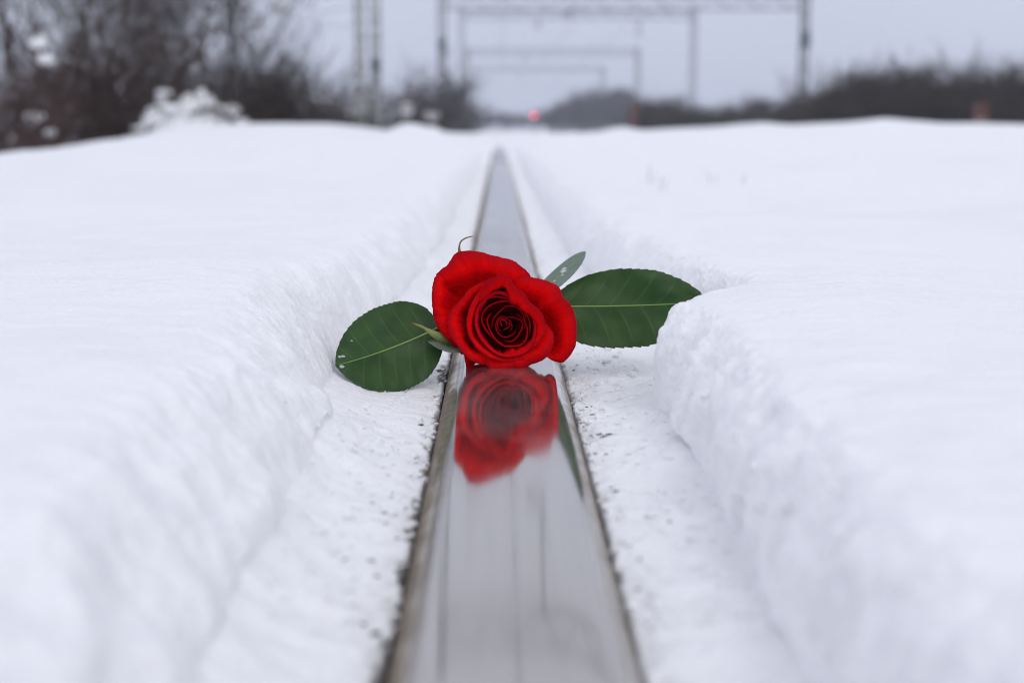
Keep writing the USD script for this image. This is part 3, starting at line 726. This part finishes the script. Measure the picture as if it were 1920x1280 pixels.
sepal([(880, 640, 26), (850, 640, 16), (825, 632, 9), (805, 621, 6), (792, 613, 5), (782, 609, 5), (771, 604, 6)], 12, -2.5, 1)
sepal([(895, 560, 40), (872, 510, 34), (863, 480, 28), (861, 466, 26), (863, 455, 26), (870, 448, 26), (887, 443, 27)], 6, 2, 2)
sepal([(915, 650, 30), (895, 668, 22), (880, 680, 16), (874, 688, 14)], 13, -2, 6)
sepal([(930, 655, 32), (925, 675, 24), (915, 688, 18)], 15, -2, 7)
sepal([(1000, 590, 40), (1010, 560, 38), (1000, 530, 36)], 6, 2, 3)
sepal([(930, 640, 40), (920, 655, 36), (905, 668, 30)], 6, 2, 4)

# ------------------------------------------------------------------ overhead line: lattice portals, wires
ZF = -1.25


def lattice_post(x, y, z0, z1, wx, wy, r, pitch, br=None):
    br = br or r * 0.55
    s = []
    cs = [(x + a * wx / 2, y + b * wy / 2) for a, b in ((-1, -1), (1, -1), (1, 1), (-1, 1))]
    for cx, cy_ in cs:
        s.append([cx, cy_, z0, cx, cy_, z1, r, r])
    n = max(2, int((z1 - z0) / pitch))
    zz = np.linspace(z0, z1, n + 1)
    for k in range(n):
        for i in range(4):
            a, b = cs[i], cs[(i + 1) % 4]
            if k % 2:
                a, b = b, a
            s.append([*a, zz[k], *b, zz[k + 1], br, br])
    return s


def truss(x0, x1, y, z0, z1, wy, r, pitch):
    s = []
    for yy in (y - wy / 2, y + wy / 2):
        for z in (z0, z1):
            s.append([x0, yy, z, x1, yy, z, r, r])
        n = int((x1 - x0) / pitch)
        xs = np.linspace(x0, x1, n + 1)
        for k in range(n):
            za, zb = (z0, z1) if k % 2 else (z1, z0)
            s.append([xs[k], yy, za, xs[k + 1], yy, zb, r * .55, r * .55])
    return s


def portal(d, xl, xr, zb, zt, drops, label, legs=(True, True), thick=0.07, w=0.36, ztop=None, group=None, bt=None):
    t = thing('line_portal', label, 'catenary portal', (0, d, 0), group=group)
    ztop = ztop or zt + 0.2
    for x, on in ((xl, legs[0]), (xr, legs[1])):
        if on:
            obj('leg', bars(lattice_post(x, 0, ZF - 0.3, ztop, w, w, thick, 0.6)), STEELG, t)
    obj('beam', bars(truss(xl, xr, 0, zb, zt, 0.4, bt or thick, 0.8)), STEELG, t)
    for x, zl in drops:
        dp = obj('drop_post', bars([[x, 0, zb, x, 0, zl, .09, .09], [x, 0, zl + .35, x - .55, 0, zl + .1, .03, .03], [x, 0, min(zl + 1.2, zb - .15), x - .55, 0, min(zl + .9, zb - .45), .03, .03]]), STEELG, t)
        obj('insulator', bars([[x - .30, 0, zl + .215, x - .12, 0, zl + .297, .06, .06]], 8), CERAM, dp)
    return t


def X(px, d): return (px - 935) / F * d
def Zp(py, d): return 0.147 + (234 - py) / F * d


# nearest portal: only its left lattice mast stands in the picture; its beam is mirrored in the rail
D0 = 22.0
t0 = thing('line_portal', 'twin-legged pale lattice mast standing above the brown bushes, left of the track', 'catenary portal', (0, D0, 0))
for px, wdt in ((680, .105), (710, .115)):
    obj('leg', bars(lattice_post(X(px, D0), 0, ZF - 2, 8.6, wdt, wdt, .030, .2, .016)), PALEST, t0)
for z in np.arange(-.8, 8.5, .75):
    obj('brace', bars([[X(679, D0) + .06, 0, z, X(709, D0) - .06, 0, z, .011, .011]]), PALEST, t0)
obj('switch_box', box((X(709, D0), -.1, Zp(126, D0)), (.12, .10, .20)), BOXG, t0)
obj('beam', bars(truss(X(669, D0), 11.5, 0, 7.55, 8.15, .4, .04, .6)), PALEST, t0)
dp = obj('drop_post', bars([[1.02, 0, 7.55, 1.02, 0, 5.5, .06, .06], [1.02, 0, 5.75, .30, 0, 5.62, .02, .02]]), PALEST, t0)
obj('insulator', bars([[.9, 0, 5.73, .6, 0, 5.674, .06, .06]], 8), CERAM, dp)

p1 = portal(80, X(832, 80), X(1498, 80), Zp(25, 80), Zp(3, 80), [(X(1068, 80), Zp(42, 80))], 'nearest wide lattice portal spanning the whole track, tall dark right leg', ztop=Zp(-40, 80), bt=.05)
obj('switch_box', box((X(1498, 80), -.3, Zp(80, 80)), (.5, .3, .9)), BOXG, p1)
obj('switch_box', box((X(832, 80), -.3, Zp(92, 80)), (.4, .3, .8)), BOXG, p1)
portal(120, X(868, 120), X(1294, 120), Zp(42, 120), Zp(30, 120), [(X(1010, 120), Zp(62, 120)), (X(1195, 120), Zp(75, 120))], 'second lattice portal, standing inside the outline of the nearest one', thick=.055, w=.4)
portal(172, X(878, 172), X(1192, 172), Zp(108, 172), Zp(97, 172), [(X(985, 172), Zp(122, 172))], 'third, paler lattice portal ending above the bluish wood', thick=.085, w=.42)
portal(235, X(893, 235), X(1128, 235), Zp(137, 235), Zp(129, 235), [(X(975, 235), Zp(150, 235))], 'farthest faint lattice portal deep in the haze', thick=.085, w=.45)


def wire(name, pts, r, label, cat):
    s = [[*a, *b, r, r] for a, b in zip(pts[:-1], pts[1:])]
    tag(obj(name, bars(s, 5), WIRE), label, cat)


ds = [-45, D0, 80, 120, 172, 235, 330]
for off, lab in ((0.25, 'first'), (4.2, 'second'), (7.6, 'third')):
    contact = [(off, d, 5.6) for d in ds]
    mess = []
    for a, b in zip(ds[:-1], ds[1:]):
        for k in range(8):
            f = k / 8
            mess.append((off, a + (b - a) * f, 6.9 - 1.0 * 4 * f * (1 - f)))
    mess.append((off, ds[-1], 6.9))
    where = {'first': 'directly above the visible rail', 'second': 'above the next track to the right', 'third': 'above the outermost track to the right'}[lab]
    wire('contact_wire', contact, .009, f'straight thin contact wire {where}', 'overhead wire')
    wire('messenger_wire', mess, .009, f'sagging carrier cable {where}', 'overhead wire')

# red signal down the line
sd = 130.0
sg = thing('signal', 'signal post with a glowing red lamp far down the line', 'railway signal', (X(1001, sd), sd, 0))
zs = Zp(217, sd)
obj('post', bars([[0, 0, ZF - .2, 0, 0, zs - .2, .06, .06]], 8), STEELG, sg)
head = obj('signal_head', box((0, .12, zs), (.62, .16, .85)), BOXG, sg)
obj('hood', bars([[0, .04, zs + .24, 0, -.14, zs + .22, .07, .07]], 8), BOXG, head)
disc = trimesh.creation.cylinder(.13, .05, sections=24); disc.apply_transform(trimesh.transformations.rotation_matrix(math.pi / 2, [1, 0, 0])); disc.apply_translation([0, .015, zs])
obj('red_lens', disc, REDLAMP, sg)
# trackside marker posts
for px, py0, py1, d, w, lab in ((1831, 195, 240, 21, .15, 'short marker post with red top and pale foot before the dark hedge'), (1187, 196, 252, 62, .24, 'faint orange marker post before the bluish wood')):
    mk = thing('marker_post', lab, 'marker post', (X(px, d), d, 0))
    za, zb = Zp(py0, d), min(Zp(py1, d), float(land(X(px, d), d))) - .2
    zm = za - (za - Zp(py1, d)) * .58
    obj('shaft', box((0, 0, (zm + zb) / 2), (w, w, zm - zb)), PALEP if d < 40 else ORANGE, mk)
    obj('cap', box((0, 0, (za + zm) / 2), (w * 1.12, w * 1.12, za - zm)), ORANGE, mk)

# ------------------------------------------------------------------ bushes and trees
def grow(rng, segs, p, dr, length, r, level, top, spread=.6, up=.12, wig=.18, kids=(5, 5, 4)):
    n = 4 if level < top else 2
    step = length / n
    for i in range(n):
        dr = dr + rng.normal(0, wig, 3) + np.array([0, 0, up])
        dr /= np.linalg.norm(dr)
        q = p + dr * step
        r2 = r * (1 - .55 / n)
        segs.append((level, [*p, *q, r, r2]))
        p, r = q, r2
        if level < top and i >= (1 if level == 0 else 0):
            for _ in range(max(1, round(kids[level] / (n - (1 if level == 0 else 0)) + rng.uniform(-.4, .6)))):
                side = rng.normal(0, 1, 3); side -= dr * side.dot(dr); side /= np.linalg.norm(side)
                d2 = dr * (1 - spread * .5) + side * spread * rng.uniform(.6, 1.3)
                grow(rng, segs, p, d2 / np.linalg.norm(d2), length * rng.uniform(.42, .68), max(r * rng.uniform(.4, .6), .0012), level + 1, top, spread, up, wig, kids)


def woody(name, label, cat, seed, loc, height, width, stems, r0, top, barks, spread=.6, kids=(5, 5, 4), lean=.35, group=None, minr=.003, pads=0, padsize=.1, rz=0, sc=1.0):
    """A bare bush or small tree: trunk(s), twigs, and snow lying on it."""
    rng = np.random.default_rng(seed)
    segs = []
    for k in range(stems):
        a = rng.uniform(0, 2 * math.pi); q = math.sqrt(rng.random()) * width * .32
        dr = np.array([math.cos(a) * lean * rng.uniform(.2, 1), math.sin(a) * lean * rng.uniform(.2, 1), 1.0])
        grow(rng, segs, np.array([q * math.cos(a), q * math.sin(a), -.15]), dr / np.linalg.norm(dr), height * rng.uniform(.55, .9), r0 * rng.uniform(.6, 1.1), 0, top, spread, kids=kids)
    t = thing(name, label, cat, loc, rz, sc, group)
    hi = np.array([s[1] for s in segs if s[0] > 0])
    hi[:, 6:] = np.maximum(hi[:, 6:], minr)
    lo = np.array([s[1] for s in segs if s[0] == 0])
    lo[:, 6:] = np.maximum(lo[:, 6:], minr)
    for k in range(0, len(lo), 4):
        obj('trunk', bars(lo[k:k + 4], 6), barks[0], t)
    tag(obj('crown', bars(hi, 3), barks[1], t), kind='stuff')
    if pads:
        ends = hi[rng.choice(len(hi), pads)]
        ms = []
        for e in ends:
            m = trimesh.creation.icosphere(2, 1.0)
            s = padsize * rng.uniform(.5, 1.3)
            v = m.vertices * (1 + (noise(m.vertices * 2 + e[:3] * 7, 5) - .5) * .9)[:, None] * [s, s, s * .55] + e[3:6]
            ms.append((v, m.faces))
        for m in ms[:40]:
            obj('snow_clump', m, SNOWPAD, t, sm=True)
    return t


def at(px, d, z=None):
    x = X(px, d)
    return (x, d, float(land(x, d)) if z is None else z)


NB = (BARK_NEAR, BARK_NEAR); RB = (BARK_DARK, BARK_RED); DB = (BARK_DARK, BARK_DARK); GB = (BARK_GREY, BARK_GREY)
# left thicket, near
woody('bare_bush', 'dense russet bush with snow on its lower twigs, at the left', 'bush', 101, at(150, 13.5), 1.5, 1.0, 11, .024, 2, RB, kids=(9, 8, 4), minr=.0042, pads=7, padsize=.075)
woody('bare_bush', 'dark upright bush right beside the snow-laden mound', 'bush', 102, at(222, 13.0), 1.4, .5, 9, .026, 2, DB, kids=(9, 8, 4), minr=.0045, lean=.2)
woody('bare_bush', 'tangled dark bush between the russet bush and the left edge', 'bush', 112, at(95, 14.0), 1.35, .8, 9, .024, 2, DB, kids=(9, 8, 4), minr=.0042, pads=4, padsize=.075)
woody('bare_tree', 'bare tree with thick dark leaning stem near the left edge', 'tree', 103, at(88, 14.5), 4.2, .6, 3, .05, 3, NB, kids=(6, 5, 4), minr=.0034, pads=5, padsize=.08)
woody('bare_tree', 'bare grey tree filling the left corner, snow caught in its forks', 'tree', 104, at(20, 15.5), 3.8, 1.2, 5, .035, 3, NB, kids=(6, 5, 4), minr=.0034, pads=9, padsize=.09)
woody('bare_tree', 'bare tree behind the russet bush, twigs reaching past the frame top', 'tree', 105, at(250, 16.5), 4.2, 1.0, 6, .035, 3, NB, kids=(6, 5, 4), minr=.0036, pads=5, padsize=.09)
woody('bare_tree', 'slender bare tree above the snow-laden mound', 'tree', 106, at(345, 17.5), 4.0, 1.0, 7, .03, 3, NB, kids=(6, 6, 4), minr=.0038, pads=8, padsize=.09)
woody('bare_tree', 'sparse bare tree with arching twigs, outermost of the left thicket', 'tree', 107, at(412, 18.5), 3.2, 1.1, 6, .028, 3, NB, kids=(6, 5, 4), minr=.0036, lean=.32, pads=8, padsize=.08)
woody('bare_bush', 'low dark bush at the left edge over the shoulder of the bank', 'bush', 108, at(30, 11.5), 1.3, .9, 8, .016, 2, RB, kids=(8, 7, 4), minr=.0034, pads=6, padsize=.06)
woody('bare_bush', 'broad dark bush behind the snow-laden mound', 'bush', 109, at(380, 19.0, -.8), 1.55, 1.6, 17, .022, 2, DB, kids=(9, 8, 4), minr=.006, pads=7, padsize=.08)
woody('bare_bush', 'tall dark bush behind the upright bush, left of the mound', 'bush', 113, at(300, 18.5, -.8), 1.25, 1.3, 13, .022, 2, DB, kids=(9, 8, 4), minr=.0052)
woody('bare_bush', 'rounded dark brown bush right of the snow-laden mound', 'bush', 110, at(480, 20.0, -.9), 1.7, 1.5, 19, .022, 2, DB, kids=(9, 8, 4), minr=.006, pads=4, padsize=.07)
woody('bare_bush', 'dark brown bush at the right end of the left thicket', 'bush', 111, at(565, 21.0, -.95), 1.6, 1.4, 19, .022, 2, DB, kids=(9, 8, 4), minr=.0065)
# snow-laden mound of brush
sm_ = thing('snowy_brush', 'low brush heap buried under bulging snow, dark stems poking out', 'snow-covered bush', at(362, 12.0))
rngm = np.random.default_rng(77)
gz = sm_.GetAttribute('xformOp:translate').Get()[2]
m = trimesh.creation.icosphere(5, 1.0)
v = m.vertices * (1 + (fbm(m.vertices * 2.2, 5, 8) - .5) * 1.0)[:, None] * [.36, .24, .25]
v[:, 0] += .02; v[:, 2] += Zp(245, 12) - gz
obj('snow_mass', (v, m.faces), SNOWPAD, sm_, sm=True)
k = 0
for px, py, w in ((295, 235, 1.0), (330, 215, 1.0), (365, 205, 1.1), (405, 215, 1.0), (440, 238, .8), (345, 190, .7), (378, 182, .6), (318, 190, .5), (425, 208, .6), (275, 248, .9), (360, 240, 1.4), (410, 245, 1.1), (330, 245, 1.1)):
    for q in range(3):
        m = trimesh.creation.icosphere(3, 1.0)
        sc = w * rngm.uniform(.03, .065)
        c = np.array([X(px + rngm.normal(0, 14), 12) - X(362, 12), rngm.normal(0, .10), Zp(py + rngm.normal(0, 9), 12) - gz])
        v = m.vertices * (1 + (fbm(m.vertices * 2.4 + k * 5, 3, k) - .5) * 1.1)[:, None] * [sc * rngm.uniform(.9, 1.6), sc, sc * rngm.uniform(.55, 1.0)] + c
        obj('snow_clump', (v, m.faces), SNOWPAD, sm_, sm=True)
        k += 1
segs = []
for px0, py0, pxm, pym, px1, py1 in ((372, 250, 380, 215, 375, 165), (395, 205, 430, 215, 452, 255), (375, 215, 420, 205, 448, 232), (300, 250, 290, 215, 285, 190), (318, 240, 345, 225, 330, 195), (452, 262, 455, 240, 440, 215)):
    cpt = spline(np.array([(px0, py0), (pxm, pym), (px1, py1)], float), 8)
    pts = [np.array([X(a, 12) - X(362, 12), -.22 + .02 * i, Zp(b, 12) - gz]) for i, (a, b) in enumerate(cpt)]
    obj('stem', bars([[*a, *b, .011, .009] for a, b in zip(pts[:-1], pts[1:])], 6), BARK_DARK, sm_)
tw = []
for k in range(260):
    a = np.array([X(rngm.uniform(265, 465), 12) - X(362, 12), rngm.normal(-.06, .12), Zp(rngm.uniform(175, 262), 12) - gz])
    dr = rngm.normal(0, 1, 3) + [0, 0, .7]; dr /= np.linalg.norm(dr)
    b = a + dr * rngm.uniform(.08, .26)
    tw.append([*a, *b, .0035, .002])
tag(obj('twigs', bars(tw, 3), BARK_NEAR, sm_), kind='stuff')

# brush left of the track under the mast
mb = woody('bare_bush', 'low brownish brush with snow among its twigs, under the lattice mast', 'bush', 120, at(655, 27, -1.1), 1.7, 1.1, 12, .018, 2, NB, kids=(7, 7, 4), minr=.005, pads=10, padsize=.12)
copy_of(mb, 'low brownish brush directly right of the lattice mast foot', 'bush', at(720, 29, -1.1), 2.0, (1.1, 1.1, .95))
copy_of(mb, 'low brownish brush, the piece nearest the snow hump left of the rail', 'bush', at(770, 32, -1.2), 4.0, (1.0, 1.0, 1.0))
gb = woody('grey_bush', 'grey bush where the left bushes slope down to the rail', 'bush', 121, at(830, 60, -1.2), 3.0, 2.0, 14, .04, 2, GB, kids=(7, 7, 4), minr=.014)
copy_of(gb, 'smaller grey bush, last before the vanishing rail on the left', 'bush', at(872, 68, -1.2), 1.2, .72)
copy_of(gb, 'grey bush behind the low brownish brush, left of the nearest portal leg', 'bush', at(795, 64, -1.2), 2.9, .85)

# hedge on the right
G1 = 'bushes of the dark hedge at the right'
L1 = 'dark leafless bush in the dense hedge along the right horizon'
hb = [woody('hedge_bush', L1, 'bush', 200 + k, at(1560 + 60 * k, 44, -1.1), 3.4, 3.0, 20, .035, 2, DB, kids=(8, 8, 4), minr=.014, lean=.4, group=G1, sc=.62) for k in range(3)]
rngh = np.random.default_rng(5)
for px in list(range(1735, 2030, 26)) + [1525, 1545, 1585, 1605, 1640, 1655, 1690, 1710]:
    h = np.interp(px, [1500, 1560, 1620, 1740, 1830, 1920, 2100], [.44, .52, .65, .68, .67, .73, .80])
    copy_of(hb[rngh.integers(3)], L1, 'bush', at(px + rngh.normal(0, 8), 44 + rngh.uniform(-2, 3), -1.1), rngh.uniform(0, 6.3), np.array([1, 1, 1.0]) * h * rngh.uniform(.84, 1.06), G1)
G2 = 'bushes of the lower hedge behind the portal leg'
L2 = 'low dark bush in the hedge behind the portal right leg'
for px in range(1215, 1540, 13):
    h = np.interp(px, [1215, 1300, 1380, 1420, 1470, 1540], [.62, .52, .50, .62, .58, .66])
    copy_of(hb[rngh.integers(3)], L2, 'bush', at(px + rngh.normal(0, 6), 74 + rngh.uniform(-3, 5), -1.25), rngh.uniform(0, 6.3), h * rngh.uniform(.9, 1.08), G2)
# the bluish wood far off
G3 = 'trees of the distant bluish wood'
L3 = 'hazy bare tree in the distant bluish wood right of the signal'
fw = [woody('wood_tree', L3, 'tree', 300 + k, at(1090 + 40 * k, 215 + k * 6, -1.3), 8.2, 4.5, 8, .16, 2, DB, kids=(9, 9, 4), minr=.07, lean=.3, group=G3, sc=.6) for k in range(2)]
for px in list(range(1030, 1235, 11)) + list(range(1040, 1235, 14)):
    h = np.interp(px, [1020, 1045, 1070, 1110, 1140, 1165, 1200, 1230], [.38, .48, .50, .62, .66, .60, .48, .42])
    d = 235 + rngh.uniform(-14, 40)
    copy_of(fw[rngh.integers(2)], L3, 'tree', at(px + rngh.normal(0, 4), d, -1.3), rngh.uniform(0, 6.3), h * rngh.uniform(.72, 1.12), G3)
G4 = 'trees closing the far end of the line'
L4 = 'pale hazy tree low on the horizon where the line vanishes'
for px in (905, 925, 945, 962, 985, 1008):
    copy_of(fw[rngh.integers(2)], L4, 'tree', at(px, 330 + rngh.uniform(-10, 30), -1.4), rngh.uniform(0, 6.3), (.55, .55, .4), G4)

# ------------------------------------------------------------------ dry stalks poking through the right bank
STRAW = plain('straw', (0.30, 0.28, 0.24), 0.8)
rs = np.random.default_rng(21)
for px, py, hh, lab in ((1216, 345, .032, 'tallest dry grass stalk poking out of the right-hand snow field'), (1236, 358, .022, 'short dry stalk just right of the tallest one in the snow field'),
                        (1330, 342, .018, 'dry stalk stub alone in the middle of the right-hand snow'), (1392, 345, .015, 'smallest dry stalk stub, farthest from the rail')):
    yy = 2.3
    for _ in range(12):
        g = ray(px, py); q = CAM + g * (yy / g[1]); zz = float(land(q[0], yy))
        yy = yy * (0.147 - zz) / (0.147 - q[2])
    t = thing('grass_stalk', lab, 'grass stalk', (q[0], yy, zz), group='dry stalks in the right snow field')
    a = rs.normal(0, .25)
    obj('blade', bars([[0, 0, -.02, a * .3 * hh, 0, hh * .6, .0008, .0007], [a * .3 * hh, 0, hh * .6, a * hh, .004, hh, .0007, .0003]], 5), STRAW, t)
    if hh > .017:
        obj('blade', bars([[.006, .004, -.02, .012, .004, hh * .7, .0007, .0003]], 5), STRAW, t)

# ------------------------------------------------------------------ haze
HAZE = 0.0013
hz = mat('haze', {'v': ('principled_volume', {'color': (0.84, 0.90, 1.0), 'density': HAZE, 'anisotropy': 0.2})}, surface=None, volume='v.volume')
tag(obj('haze', box((0, 190, 3.5), (640, 520, 14.0)), hz), 'thin winter haze over the line', kind='stuff')
